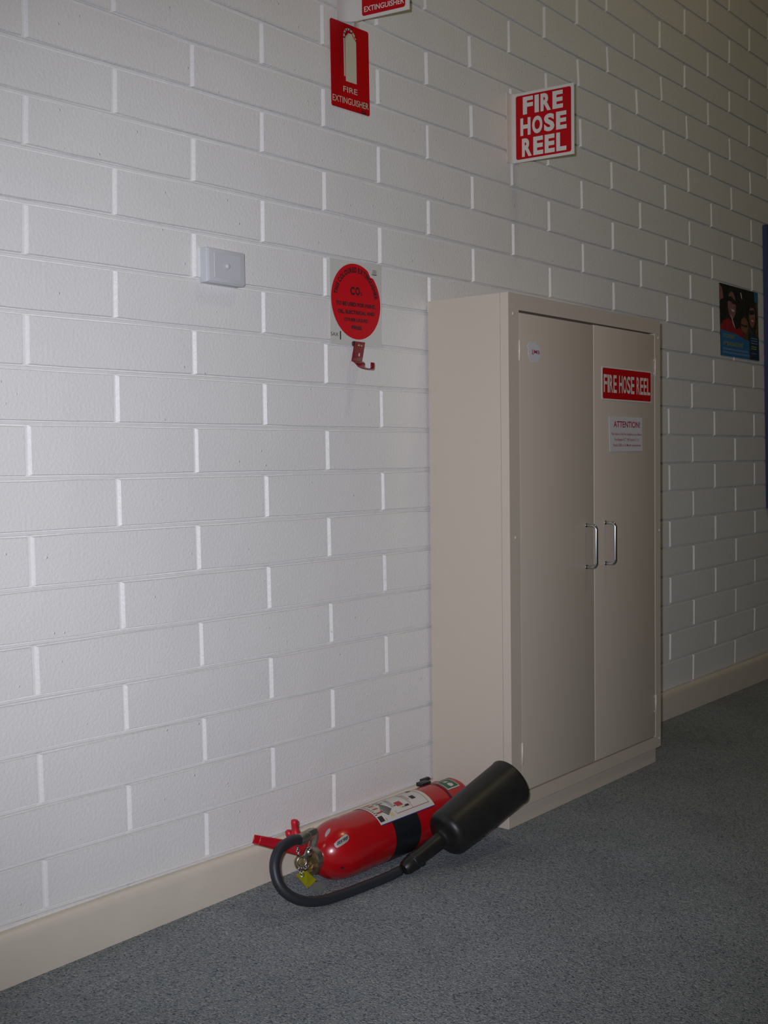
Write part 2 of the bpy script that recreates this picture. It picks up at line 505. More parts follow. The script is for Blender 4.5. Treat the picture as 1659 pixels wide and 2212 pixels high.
# folded outer edges of the frame: slim bevelled rim strips
b = MB(); b.box((CX0+0.0005, CY+0.010, 0.0), (CX1-0.014, CB, CZ0+0.001))
b.build('plinth', M['cab'], cab, bevel=0.0012, seg=1)
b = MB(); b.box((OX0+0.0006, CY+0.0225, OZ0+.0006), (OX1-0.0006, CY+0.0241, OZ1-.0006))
b.build('gap_shade_sheet', M['dark'], cab)  # added black sheet behind the doors, paints the shade seen through their gaps
for nm, x0, x1, top, bot in (('l', OX0+0.0022, 1.6152, OZ1-0.0058, OZ0+0.0030), ('r', 1.6182, OX1-0.0022, OZ1-0.0040, OZ0+0.0030)):
    d = MB().box((x0, CY+0.0006, bot), (x1, CY+0.020, top)).build('door', M['cab'], cab, bevel=0.0026, seg=2, auto=0.5)
    hx = 1.5725 if nm == 'l' else 1.6805
    zt, zb = (0.7480, 0.6335) if nm == 'l' else (0.7500, 0.6355)
    yo = CY + 0.0006; out = 0.030; rr_ = 0.012
    pts = [(hx, yo+0.001, zt)]
    pts += [(hx, yo - (out - rr_), zt)]
    for k in range(1, 6):
        t = k/6*PI/2
        pts.append((hx, yo - (out - rr_) - rr_*math.sin(t), zt - rr_*(1-math.cos(t))))
    pts.append((hx, yo - out, zt - rr_)); pts.append((hx, yo - out, zb + rr_))
    for k in range(1, 6):
        t = k/6*PI/2
        pts.append((hx, yo - out + rr_*(1-math.cos(t)), zb + rr_ - rr_*math.sin(t)))
    pts += [(hx, yo - (out - rr_), zb), (hx, yo+0.001, zb)]
    h = MB().tube(pts, 0.0045, 14)
    ho = h.build('handle', M['chrome'], None, smooth=True, label='chrome bow handle'); sub(d, ho)
    for z in (zt, zb):
        w = MB().lathe((hx, yo+0.0005, z), (0, -1, 0), [(0, .0062), (.0014, .0062), (.0022, .005)], 16).build('washer', M['nickel'], None, smooth=True)
        sub(d, w)
    # hinge knuckles beside the outer edge
    ex = x0 - 0.0012 if nm == 'l' else x1 + 0.0012
    ins = 0.006 if nm == 'l' else -0.006
    for za, zb2 in ((1.1760, 1.2270), (0.1570, 0.2130)):
        k_ = MB().tube([(ex, CY-0.0008, za), (ex, CY-0.0008, zb2)], 0.0026, 10).build('hinge', M['screw'], None, smooth=True)
        sub(d, k_)
        for zz in (za + 0.006, zb2 - 0.006):
            q = MB().lathe((ex+ins, CY+0.0008, zz), (0, -1, 0), [(0, .0030), (.0010, .0026), (.0016, .0012)], 10).build('hinge_screw', M['screw'], None, smooth=True)
            sub(d, q)
for x, z in ((1.2125, 1.2905), (2.0105, 1.2905), (1.2170, 0.7345), (2.0160, 0.7110), (2.0130, 0.0745)):
    MB().lathe((x, CY+0.0003, z), (0, -1, 0), [(0, .0042), (.0012, .0038), (.0019, .0018)], 14).build('frame_screw', M['screw'], cab, smooth=True)

DP = Plane((0, CY+0.0006, 0), (1, 0, 0), (0, 0, 1))    # door face; normal is -Y
# FIRE HOSE REEL sticker on the right door
t = thing('hose_reel_label', (1.81, CY, 1.14), 'wide red FIRE HOSE REEL sticker with white lettering on the right cabinet door', 'sign')
b = MB(); DP.plate(b, rrect(1.6600, 1.0935, 1.9625, 1.1865, .004), 0.0002, 0.0012); b.build('backing', M['signwhite'], t)
b = MB(); DP.plate(b, rrect(1.6655, 1.0975, 1.9590, 1.1830, .005), 0.0012, 0.0015); b.build('red_panel', M['signred'], t)
b = MB()
put_word(b, DP, 'FIRE', 1.6700, 1.1150, 1.7460, 1.1648, 0.0018, 0.018)
put_word(b, DP, 'HOSE', 1.7600, 1.1155, 1.8535, 1.1652, 0.0018, 0.018)
put_word(b, DP, 'REEL', 1.8675, 1.1158, 1.9545, 1.1655, 0.0018, 0.018)
b.build('lettering', M['signwhite'], t)
# attention notice
t = thing('attention_notice', (1.80, CY, 1.0), 'small square white ATTENTION notice with red print on the right cabinet door', 'notice')
b = MB(); DP.plate(b, [(1.7060, .9490), (1.9045, .9510), (1.9030, 1.0485), (1.7020, 1.0480)], 0.0002, 0.0010); b.build('sheet', M['paper'], t)
b = MB()
put_text(b, DP, 'ATTENTION!', 1.7280, 1.0180, 1.8890, 1.0360, 0.0013, 0.02)
put_text(b, DP, 'The misuse of the Fire Appliance is an offence', 1.7140, .9935, 1.8990, 1.0030, 0.0013, 0.010)
put_text(b, DP, 'Fire Brigade ACT 1942 Section 51 (1)', 1.7340, .9775, 1.8830, .9875, 0.0013, 0.010)
put_text(b, DP, 'Penalty: $200 or Six Months Imprisonment', 1.7250, .9615, 1.8930, .9715, 0.0013, 0.010)
b.build('lettering', M['redink'], t)
# round white sticker with red pen
t = thing('round_sticker', (1.311, CY, 1.2), 'small round white sticker with red pen letters on the left cabinet door', 'sticker')
pts = [(u, v) for u, v in ellipse(1.3105, 1.2000, .0290, .0260, 30)]
pts = [(u - (0.006 if 110 < math.degrees(math.atan2(v-1.2, u-1.3105)) < 160 else 0), v + (0.004 if 110 < math.degrees(math.atan2(v-1.2, u-1.3105)) < 160 else 0)) for u, v in pts]
b = MB(); DP.plate(b, pts, 0.0002, 0.0008); b.build('disc', M['paper'], t)
b = MB(); put_text(b, DP, 'JJMB', 1.2960, 1.1955, 1.3350, 1.2080, 0.0012, 0.012, dv=-0.001); b.build('lettering', M['pen'], t)

# ------------------------------------------------------------------ things on the wall
WP = Plane((0, -0.0008, 0), (1, 0, 0), (0, 0, 1))
# flat extinguisher sign
t = thing('fire_extinguisher_sign', (0.90, 0, 1.86), 'flat red sign with cream extinguisher pictogram and FIRE EXTINGUISHER lettering on the wall', 'sign')
def SK(u, v):   # the sign hangs a hair out of square
    return (0.8300 + (u-0.8300) + 0.0018*(1.966-v)/0.2, v + (u-0.83)*0.026)
b = MB(); WP.plate(b, [SK(*q) for q in rrect(0.8300, 1.7630, 0.9680, 1.9635, .005)], 0.0, 0.0016); b.build('board', M['signred'], t)
b = MB()
body = [(0.8812, 1.8290), (0.9205, 1.8290), (0.9210, 1.9260), (0.9165, 1.9360), (0.9060, 1.9435), (0.8930, 1.9430), (0.8845, 1.9370), (0.8812, 1.9280)]
WP.poly(b, [SK(*q) for q in body], 0.0020)
def stroke(mb, pl, pts, wd, w):
    for (a, c) in zip(pts[:-1], pts[1:]):
        dx, dy = c[0]-a[0], c[1]-a[1]; L = math.hypot(dx, dy) or 1
        nx, ny = -dy/L*wd/2, dx/L*wd/2; ex, ey = dx/L*wd*0.3, dy/L*wd*0.3
        pl.poly(mb, [(a[0]+nx-ex, a[1]+ny-ey), (a[0]-nx-ex, a[1]-ny-ey), (c[0]-nx+ex, c[1]-ny+ey), (c[0]+nx+ex, c[1]+ny+ey)], w)
hose = [(0.8775, 1.8410), (0.8772, 1.9300), (0.8782, 1.9400), (0.8830, 1.9480), (0.8900, 1.9515), (0.8990, 1.9520), (0.9080, 1.9480), (0.9150, 1.9415)]
stroke(b, WP, [SK(*q) for q in hose], 0.0046, 0.0020)
stroke(b, WP, [SK(*q) for q in [(0.9100, 1.9400), (0.9195, 1.9345)]], 0.0030, 0.0020)
b.build('pictogram', M['signcream'], t)
b = MB(); stroke(b, WP, [SK(*q) for q in [(0.9085, 1.9405), (0.9190, 1.9310)]], 0.0022, 0.0023)
WP.poly(b, [SK(*q) for q in [(0.8815, 1.9330), (0.8835, 1.9420), (0.8880, 1.9430), (0.8905, 1.9395)]], 0.0023)
b.build('pictogram_gaps', M['signred'], t)
b = MB(); WP2 = Plane((0, -0.0008, 0), (1, 0, 0.020), (-0.0, 0, 1))
put_text(b, WP, 'FIRE', 0.8728, 1.8040, 0.9238, 1.8168, 0.0021, 0.002, dv=0.0022)
put_text(b, WP, 'EXTINGUISHER', 0.8342, 1.7745, 0.9646, 1.7895, 0.0021, 0.002, dv=0.0062)
b.build('lettering', M['signcream'], t)
b = MB(); put_text(b, WP, 'B4', 0.9390, 1.7655, 0.9555, 1.7745, 0.0024, 0.03); b.build('pen_mark', M['ink'], t)

# projecting signs: white board standing out from the wall on a curved flange
def projecting(name, x0, k, z0, z1, depth, label, texts, panel, flange=0.045, rad=0.030):
    t = thing(name, (x0, -0.001, (z0+z1)/2), label, 'sign')
    L = math.hypot(1, k); U = Vector((k/L, -1/L, 0)); O = Vector((x0, 0, 0))
    # cross-section path of the sheet: flange on the wall, curve, board
    path = [(x0 - rad - flange, -0.0014), (x0 - rad*0.95, -0.0014)]
    c = (x0 - rad, -0.0014 - rad)
    for i in range(1, 9):
        a = math.radians(90 - 90*i/8)
        path.append((c[0] + rad*math.cos(a), c[1] + rad*math.sin(a)))
    e = O + U*depth
    path.append((e.x, e.y))
    th = 0.0016
    left, right = [], []
    for i, p_ in enumerate(path):
        a = Vector(path[max(i-1, 0)]); b_ = Vector(path[min(i+1, len(path)-1)])
        d = (b_-a).normalized(); n = Vector((-d.y, d.x))
        left.append(Vector(p_)); right.append(Vector(p_) + n*th)
    out = left + right[::-1]
    N = len(out)
    vs = [(q.x, q.y, z0) for q in out] + [(q.x, q.y, z1) for q in out]
    n2 = len(path)
    fs = []
    for i in range(n2 - 1):
        j0, j1 = N-1-i, N-2-i
        fs.append((i, i+1, j1, j0)); fs.append((i+N, j0+N, j1+N, i+1+N))
    fs += [(i, i+N, (i+1) % N + N, (i+1) % N) for i in range(N)]
    b = MB().add(vs, fs)
    b.build('board', M['signwhite'], t, auto=0.6)
    # the mirror-image sheet for the view from the other side
    m2 = MB(); sx = 2*x0
    off = 0.0034
    p2 = [(x0 + off + rad + flange, -0.0014), (x0 + off + rad*0.95, -0.0014)]
    c2 = (x0 + off + rad, -0.0014 - rad)
    for i in range(1, 9):
        a = math.radians(90 + 90*i/8)
        p2.append((c2[0] + rad*math.cos(a), c2[1] + rad*math.sin(a)))
    p2.append((e.x + off, e.y))
    l2 = [Vector(q) for q in p2]; r2 = []
    for i, p_ in enumerate(p2):
        a = Vector(p2[max(i-1, 0)]); b_ = Vector(p2[min(i+1, len(p2)-1)])
        d = (b_-a).normalized(); n = Vector((d.y, -d.x)); r2.append(Vector(p_) + n*th)
    out = l2 + r2[::-1]
    vs = [(q.x, q.y, z0) for q in out] + [(q.x, q.y, z1) for q in out]
    m2.add(vs, fs); m2.build('rear_board', M['signwhite'], t, auto=0.6)
    # print; the visible face looks toward -x
    bl = Vector((c[0] + rad, c[1], 0))
    U2 = (e - bl).normalized()
    pl = Plane(Vector((bl.x, bl.y, 0)) - U2*((bl - O).length), U2, (0, 0, 1))
    pl.O = pl.O + pl.N*0.0004
    b = MB(); pl.plate(b, rrect(*panel, .006), 0.0, 0.0004); b.build('red_panel', M['signred'], t)
    b = MB()
    for s_, u0, v0, u1, v1, bo in texts:
        (put_word if s_ in ('FIRE', 'HOSE', 'REEL') else put_text)(b, pl, s_, u0, v0, u1, v1, 0.0007, bo)
    b.build('lettering', M['signwhite'], t)
    return t
projecting('fire_hose_reel_sign', 1.6074, 0.115, 1.7748, 1.9690, 0.1890,
           'white-edged red FIRE HOSE REEL sign projecting from the wall above the cabinet',
           [('FIRE', .0345, 1.9065, .1570, 1.9555, .045), ('HOSE', .0265, 1.8480, .1675, 1.8970, .045), ('REEL', .0310, 1.7885, .1665, 1.8395, .045)],
           (.0125, 1.7825, .1810, 1.9610), flange=0.02, rad=0.010)
projecting('fire_extinguisher_sign', 0.8940, 0.139, 1.9660, 2.1800, 0.1690,
           'white-edged projecting sign reading EXTINGUISHER, cut by the top of the photo',
           [('EXTINGUISHER', .0510, 1.9818, .1570, 1.9943, .012), ('FIRE', .0830, 2.0060, .1250, 2.0185, .012)],
           (.0450, 1.9735, .1600, 2.1710), flange=0.004, rad=0.035)

# round CO2 sign on a clear sheet
t = thing('co2_sign', (0.91, 0, 1.31), 'round red CO2 extinguisher sign with black lettering on a clear square sheet', 'sign')
b = MB(); WP.plate(b, [(0.8155, 1.2070), (1.0065, 1.2105), (1.0085, 1.4130), (0.8173, 1.4065)], 0.0, 0.0008); b.build('clear_sheet', M['clear'], t)
pts = []
for k in range(72):
    a = 2*PI*k/72; d = math.degrees(a); r_ = 0.0902
    if 48 <= d <= 56: r_ -= 0.0065*math.sin((d-47)/10*PI)
    pts.append((0.9105 + r_*1.006*math.cos(a), 1.3135 + r_*math.sin(a) - 0.002*math.cos(a)))
b = MB(); WP.poly(b, pts, 0.0012); b.build('disc', M['discred'], t)
b = MB()
put_text(b, WP, 'C', 0.8888, 1.3285, 0.9052, 1.3482, 0.0015, 0.045)
put_text(b, WP, 'O', 0.9075, 1.3290, 0.9244, 1.3492, 0.0015, 0.045)
put_text(b, WP, '2', 0.9262, 1.3298, 0.9325, 1.3380, 0.0015, 0.03)
put_text(b, WP, 'TO BE USED FOR PAINT,', 0.8366, 1.2985, 0.9835, 1.3100, 0.0015, 0.05, dv=0.002)
put_text(b, WP, 'OIL, ELECTRICAL AND', 0.8424, 1.2798, 0.9787, 1.2905, 0.0015, 0.05, dv=0.003)
put_text(b, WP, 'OTHER LIQUID', 0.8652, 1.2628, 0.9526, 1.2724, 0.0015, 0.05, dv=0.002)
put_text(b, WP, 'FIRES', 0.8914, 1.2468, 0.9292, 1.2558, 0.0015, 0.05)
arc = 'THIS COLOURED EXTINGUISHER'
wd = []
for ch in arc:
    if ch == ' ': wd.append(0.30)
    else:
        vs_, _ = text_geo(ch, 0.05); wd.append(max(v[0] for v in vs_) - min(v[0] for v in vs_) + 0.11)
tot = sum(wd); a0, a1 = 171.0, 9.0; pos = 0
for ch, w_ in zip(arc, wd):
    am = math.radians(a0 + (a1-a0)*(pos + w_/2)/tot); pos += w_
    if ch == ' ': continue
    vs_, fs_ = text_geo(ch, 0.05)
    xm = (min(v[0] for v in vs_) + max(v[0] for v in vs_))/2
    sc_w = math.radians(162)*0.0765/tot; sc_h = 0.0118/0.72
    out = []
    for x, y in vs_:
        lx = (x - xm)*sc_w; rad_ = 0.0705 + y*sc_h
        u = 0.9105 + rad_*math.cos(am) + lx*math.sin(am)
        v = 1.3130 + rad_*math.sin(am) - lx*math.cos(am)
        out.append(WP.p(u, v, 0.0015))
    b.add(out, fs_)
b.build('lettering', M['ink'], t)
b = MB()
WP.plate(b, [(0.8495, 1.2190), (0.8535, 1.2192), (0.8537, 1.2392), (0.8497, 1.2388)], 0.0009, 0.0011)
put_text(b, WP, 'SAX', 0.8175, 1.2260, 0.8440, 1.2345, 0.0011, 0.0)
WP.plate(b, [(0.9700, 1.3842), (0.9890, 1.3850), (0.9890, 1.3868), (0.9700, 1.3858)], 0.0009, 0.0011)
for i in range(4):
    WP.poly(b, [(0.9705+.001*i, 1.3878+.0026*i), (0.9885, 1.3884+.0026*i), (0.9885, 1.3892+.0026*i), (0.9705+.001*i, 1.3886+.0026*i)], 0.0011)
b.build('small_print', M['ink'], t, kind='stuff')

# hook bracket for the extinguisher
t = thing('extinguisher_hook', (0.915, 0, 1.19), 'dark red metal hook bracket screwed to the wall below the round sign', 'bracket')
def strip(path, wid, th, wfun=None):
    """a bent flat strip: path in (out, down) with width along x"""
    mb = MB(); n = len(path); vs = []
    for i, (x, y, z) in enumerate(path):
        a = Vector(path[max(i-1, 0)]); c_ = Vector(path[min(i+1, n-1)]); d = (c_-a).normalized()
        w_ = wid if wfun is None else wfun(i/(n-1))
        side = Vector((1, 0, 0.0)); nn = d.cross(side).normalized()
        p_ = Vector((x, y, z))
        for sx_, sn in ((-1, 0), (1, 0), (1, 1), (-1, 1)):
            vs.append(p_ + side*sx_*w_/2 + nn*sn*th)
    fs = []
    for i in range(n-1):
        for k in range(4):
            fs.append((i*4+k, i*4+(k+1) % 4, (i+1)*4+(k+1) % 4, (i+1)*4+k))
    fs += [(0, 1, 2, 3), ((n-1)*4+3, (n-1)*4+2, (n-1)*4+1, (n-1)*4)]
    mb.add(vs, fs); return mb
pth = []
def lerp(a, c, t_): return a + (c-a)*t_
for i in range(8):
    s_ = i/7
    pth.append((lerp(0.9190, 0.9015, s_), -0.0030 - 0.004*s_, lerp(1.2180, 1.1690, s_)))
for i in range(1, 7):
    a = i/6*PI/2*0.92
    pth.append((0.9010, -0.007 - 0.014*math.sin(a), 1.169 - 0.012*(1-math.cos(a)) - 0.002*i/6))
pth += [(0.9010, -0.030, 1.1515), (0.9010, -0.039, 1.1490), (0.9010, -0.048, 1.1475), (0.9010, -0.0550, 1.1470), (0.9010, -0.0585, 1.1490), (0.9010, -0.0590, 1.1530), (0.9010, -0.0595, 1.1640)]
hk = strip(pth, 0.040, 0.0028, lambda s_: 0.038 if s_ < .52 else (0.038 - (s_-.52)/.25*0.024 if s_ < .77 else 0.012))
hk.build('hook', M['hook_red'], t, bevel=0.0007, seg=1, auto=0.7)
for (x, z, r_) in ((0.9135, 1.2095, .0034), (0.9225, 1.2085, .0028)):
    MB().lathe((x, -0.0055, z), (0, -1, 0), [(0, r_), (.0012, r_), (.0026, r_*0.5)], 14).build('screw', M['brass_paint'], t, smooth=True)
b = MB(); WPH = Plane((0, -0.0095, 0), (1, 0, 0), (0, 0, 1)); WPH.plate(b, [(0.9085, 1.1825), (0.9115, 1.1822), (0.9120, 1.1905), (0.9095, 1.1890)], -0.001, 0.0004)
b.build('screw_slot', M['signwhite'], t)
MB().lathe((0.8985, -0.001, 1.2125), (0, -1, 0), [(0, .006), (.004, .006), (.005, .003)], 14).build('rawl_plug', M['ink'], t, smooth=True)

# switch plate
t = thing('wall_switch', (0.47, 0, 1.34), 'light grey plastic switch box with a small round centre plug on the wall', 'switch')
b = MB(); b.box((0.4165, -0.0205, 1.3045), (0.5230, 0.0030, 1.3762)); b.build('box', M['switch'], t, bevel=0.0028, seg=3, auto=0.5)
b = MB(); b.box((0.4195, -0.0240, 1.3065), (0.5215, -0.0200, 1.3745)); b.build('cover_plate', M['switch'], t, bevel=0.0014, seg=2, auto=0.5)
b = MB(); b.box((0.4340, -0.0247, 1.3150), (0.5080, -0.0235, 1.3665)); b.build('raised_panel', M['switch'], t, bevel=0.0006, seg=1)
MB().lathe((0.4700, -0.0245, 1.3415), (0, -1, 0), [(0, .0062), (.0022, .0060), (.0045, .0044), (.0055, .0015)], 20).build('button', M['switch'], t, smooth=True)

# poster
t = thing('poster', (3.25, 0, 1.46), 'colour poster of three smiling people above a blue text area on the far wall', 'poster')
PC = [(3.0497, 1.5999), (3.4317, 1.6000), (3.4500, 1.3242), (3.0649, 1.3239)]
def pq(a, c):    # unit coordinates, a right, c down
    x = (1-c)*((1-a)*PC[0][0] + a*PC[1][0]) + c*((1-a)*PC[3][0] + a*PC[2][0])
    z = (1-c)*((1-a)*PC[0][1] + a*PC[1][1]) + c*((1-a)*PC[3][1] + a*PC[2][1])
    return (x, z)
def pp(mb, pts, w): WP.poly(mb, [pq(*q) for q in pts], w)
b = MB(); WP.plate(b, [pq(0, 1), pq(1, 1), pq(1, 0), pq(0, 0)], 0.0, 0.0008); b.build('photo_background', M['pdark'], t)
b = MB(); pp(b, [(0, 1), (.76, 1), (.76, .73), (.60, .72), (.42, .67), (0, .64)], .0020); b.build('blue_panel', M['blue'], t)
b = MB(); pp(b, [(.74, 1), (1, 1), (1, .66), (.74, .60)], .0022); b.build('navy_panel', M['bluedk'], t)
b = MB(); pp(b, [(.88, 0), (1, 0), (1, .16), (.90, .15)], .0022); b.build('blue_tile', M['bluetile'], t)
b = MB(); pp(b, [(0.0, .58), (.10, .50), (.22, .46), (.34, .52), (.40, .60), (.50, .56), (.56, .62), (.62, .80), (.48, .78), (.42, .67), (0, .65)], .0012); b.build('red_shirts', M['shirt'], t)
b = MB(); pp(b, [(q[0], q[1]) for q in ellipse(.30, .27, .105, .19)], .0014); pp(b, [(0, .02), (.06, .06), (.09, .20), (.03, .22), (0, .25)], .0014); b.build('face', M['skin1'], t, kind='stuff')
b = MB(); pp(b, ellipse(.62, .50, .10, .165), .0014); b.build('face', M['skin2'], t)
b = MB(); pp(b, ellipse(.83, .36, .085, .17), .0014); b.build('face', M['skin3'], t)
b = MB(); pp(b, [(.92, .16), (1, .16), (1, .66), (.90, .63), (.96, .40)], .0013); pp(b, [(.72, .52), (.80, .56), (.86, .62), (.74, .61)], .0013); pp(b, [(.56, .60), (.66, .64), (.70, .58), (.73, .60), (.72, .74), (.60, .74)], .0015); b.build('hair', M['hairbr'], t, kind='stuff')
b = MB()
b = MB()
for q in ([(.20, .16), (.28, .15), (.41, .21), (.40, .25), (.32, .25), (.29, .22), (.20, .22)], [(.75, .29), (.86, .27), (.90, .29), (.89, .33), (.77, .35)], [(.53, .505), (.61, .52), (.70, .51), (.70, .54), (.53, .535)]):
    g = MB(); pp(g, q, .0018); g.build('sunglasses', M['pdark'], t)
pp(b, [(.40, .03), (.44, .04), (.46, .50), (.38, .44), (.42, .20)], .0016)
pp(b, [(.50, .42), (.56, .34), (.66, .33), (.72, .40), (.73, .50), (.70, .44), (.62, .40), (.54, .44), (.52, .52)], .0017)
pp(b, [(.73, .30), (.76, .20), (.84, .16), (.91, .20), (.92, .30), (.88, .24), (.80, .24)], .0017)
b.build('dark_hair', M['pdark'], t, kind='stuff')
b = MB(); pp(b, [(.27, .325), (.35, .335), (.36, .36), (.30, .36)], .0019); pp(b, [(.80, .42), (.86, .42), (.85, .44), (.81, .44)], .0019); pp(b, [(.26, .40), (.31, .52), (.37, .60), (.36, .56), (.30, .45)], .0019); pp(b, [(.52, .06), (.55, .07), (.57, .15), (.545, .14)], .0019); b.build('smiles', M['signwhite'], t, kind='stuff')
b = MB()
def ptext(mb, s_, a0, c0, a1, c1, w, bo):
    p0 = pq(a0, c1); p1 = pq(a1, c0); put_text(mb, WP, s_, p0[0], p0[1], p1[0], p1[1], w, bo)
ptext(b, 'STUDENT', .05, .69, .36, .745, .0024, .02); ptext(b, 'AMBASSADORS', .05, .79, .56, .850, .0024, .02)
for i in range(2): pp(b, [(.78, .80+.03*i), (.93, .80+.03*i), (.93, .815+.03*i), (.78, .815+.03*i)], .0025)
b.build('yellow_print', M['pyellow'], t, kind='stuff')
b = MB(); r2 = random.Random(3)
for row in (.885, .935):
    a = .04
    while a < .70:
        w_ = r2.uniform(.02, .05); pp(b, [(a, row+.028), (a+w_, row+.028), (a+w_, row), (a, row)], .0024); a += w_ + .010
for i in range(3): pp(b, [(.78, .68+.035*i), (.96, .68+.035*i), (.96, .692+.035*i), (.78, .692+.035*i)], .0025)
pp(b, [(.78, .90), (.92, .90), (.92, .908), (.78, .908)], .0025)
b.build('pale_print', M['ppale'], t, kind='stuff')

# dark blue strip at the very right
b = MB()
vs = [(3.484, -0.022, 1.884), (3.545, -0.022, 1.886), (3.586, -0.022, 0.7120), (3.530, -0.022, 0.7149)]
vs += [(x, -0.0012, z) for x, _, z in vs]
b.add(vs, [(0, 1, 2, 3), (7, 6, 5, 4), (0, 4, 5, 1), (1, 5, 6, 2), (2, 6, 7, 3), (3, 7, 4, 0)])
o = b.build('wall_panel', M['bluepanel'], None, bevel=0.002)
o['label'] = 'narrow dark blue vertical strip on the wall right of the poster'; o['category'] = 'panel'

# ------------------------------------------------------------------ extinguisher lying on the carpet
TH = -0.0157
AX = Vector((math.cos(TH), math.sin(TH), 0))
AO = Vector((0.7958, -0.1271, 0.0667)) - AX*0.1958          # axis point at "x = 0.600"
R = 0.0665
SD = Vector((-math.sin(TH), math.cos(TH), 0))
ext = thing('fire_extinguisher', (0.85, -0.13, 0), 'red fire extinguisher with black horn lying on the carpet left of the cabinet', 'fire extinguisher')
DL = 0.092                                             # dome length
def rad_at(s):     # s along the axis from 0.600
    if s < DL:
        q = max(0.0, 1 - ((DL - s)/DL)**2.15); return max(0.0245, R*q**(1/2.05))
    if s > 0.500:
        q = (s - 0.500)/0.0165; return R - 0.0165*(1 - math.sqrt(max(0, 1 - q*q)))
    return R
prof = [(0.0035 + DL*(1 - math.cos(k/18*PI/2)) , 0) for k in range(19)]
prof = [(s_, rad_at(s_)) for s_, _ in prof] + [(0.2, R), (0.35, R), (0.500, R)]
prof += [(0.500 + 0.0165*math.sin(k/8*PI/2), rad_at(0.500 + 0.0165*math.sin(k/8*PI/2))) for k in range(1, 9)]
prof += [(0.5165, 0.030), (0.5145, 0.020)]
body = MB().lathe(AO, AX, prof, 72).build('cylinder', M['red'], ext, auto=0.9)
def cyl(x, ang, off):
    """x: along the wall (metres), ang: degrees, 0 = facing the room, 90 = top"""
    s_ = x - 0.600; a = math.radians(ang); r_ = rad_at(s_) + off
    return AO + AX*s_ + r_*(-math.cos(a)*SD + math.sin(a)*Vector((0, 0, 1)))
def patch(mb, x0, x1, a0, a1, off, nx=None, na=None, skew=0.0):
    nx = nx or max(1, int((x1-x0)/0.01)); na = na or max(1, int(abs(a1-a0)/5))
    vs = []
    for i in range(nx+1):
        for j in range(na+1):
            a = a0 + (a1-a0)*j/na
            vs.append(cyl(x0 + (x1-x0)*i/nx + skew*(j/na), a, off))
    fs = [(i*(na+1)+j, (i+1)*(na+1)+j, (i+1)*(na+1)+j+1, i*(na+1)+j+1) for i in range(nx) for j in range(na)]
    mb.add(vs, fs)
def cpoly(mb, pts, off):
    # fan from the centre keeps curved stickers on the surface
    cx_ = sum(p[0] for p in pts)/len(pts); ca = sum(p[1] for p in pts)/len(pts)
    rings = [1.0, 0.66, 0.33]; vs = []; n = len(pts)
    for q in rings: vs += [cyl(cx_ + (p[0]-cx_)*q, ca + (p[1]-ca)*q, off) for p in pts]
    vs.append(cyl(cx_, ca, off)); fs = []
    for k in range(2):
        fs += [(k*n+i, k*n+(i+1) % n, (k+1)*n+(i+1) % n, (k+1)*n+i) for i in range(n)]
    fs += [(2*n+i, 2*n+(i+1) % n, 3*n) for i in range(n)]
    mb.add(vs, fs)
b = MB()
patch(b, 0.8035, 0.8945, -85, 128, 0.0003, na=44); b.build('black_band', M['black'], ext, smooth=True, label='black band around the cylinder')
lab = MB(); patch(lab, 0.7665, 0.9640, 37.5, 128, 0.0007, na=24)
lab = lab.build('instruction_label', M['label'], ext, smooth=True, label='white instruction label with drawings')
b = MB(); patch(b, 0.7665, 0.9640, 36.3, 38.2, 0.0009); sub(lab, b.build('blue_edge', M['navy'], None, smooth=True))
b = MB()
patch(b, 0.7700, 0.7860, 43, 56, 0.0010); patch(b, 0.9330, 0.9480, 96, 104, 0.0010)       # black block on the left edge
for k in range(9):
    patch(b, 0.7690 + .0005*k, 0.7770, 60 + k*5.0, 62.0 + k*5.0, 0.0010)
for k in range(6):
    patch(b, 0.8060 + k*.004, 0.8100 + k*.004, 52 + k*2, 68 + k*4, 0.0010, skew=-0.012)
patch(b, 0.9120, 0.9270, 68, 79, 0.0011)             # black square in the right cell
patch(b, 0.8740, 0.8880, 56.5, 61.5, 0.0011)         # horn in the left cell
patch(b, 0.8620, 0.8760, 57.2, 58.4, 0.0011); patch(b, 0.8460, 0.8500, 66, 70, 0.0011)
sub(lab, b.build('black_print', M['ink'], None, smooth=True, kind='stuff'))
b = MB()
for k in range(4):
    patch(b, 0.7800 + .003*k, 0.7985 + .002*k, 62 + k*13, 66 + k*13, 0.0010, skew=-0.004)
fr = 0.0010
patch(b, 0.8340, 0.9520, 48.0, 49.2, fr); patch(b, 0.9506, 0.9520, 49, 104, fr); patch(b, 0.8330, 0.8344, 50, 56, fr)
patch(b, 0.8925, 0.8937, 49, 100, fr); patch(b, 0.8965, 0.8977, 60, 100, fr)
patch(b, 0.8520, 0.8730, 63.0, 76.0, 0.0011)         # red drum picture
patch(b, 0.7920, 0.7932, 42, 48, fr)
sub(lab, b.build('red_print', M['redink'], None, smooth=True, kind='stuff'))
b = MB()
for k in range(3):
    patch(b, 0.7830 + .003*k, 0.8020 + .002*k, 68 + k*13, 72 + k*13, 0.0010, skew=-0.004)
patch(b, 0.8120, 0.8240, 46, 56, 0.0009); patch(b, 0.8560, 0.8700, 59.5, 62.5, 0.0010)
sub(lab, b.build('yellow_print', M['labelyellow'], None, smooth=True, kind='stuff'))
b = MB()
for k in range(10):
    patch(b, 0.8330 + .0008*k, 0.8450 + .0008*k, 66 + k*3.2, 67.3 + k*3.2, 0.0010)
for k in range(6):
    patch(b, 0.8990, 0.9060, 72 + k*4, 73.5 + k*4, 0.0010)
patch(b, 0.8100, 0.8320, 88, 92, 0.0010); patch(b, 0.8060, 0.8260, 96, 99, 0.0010)
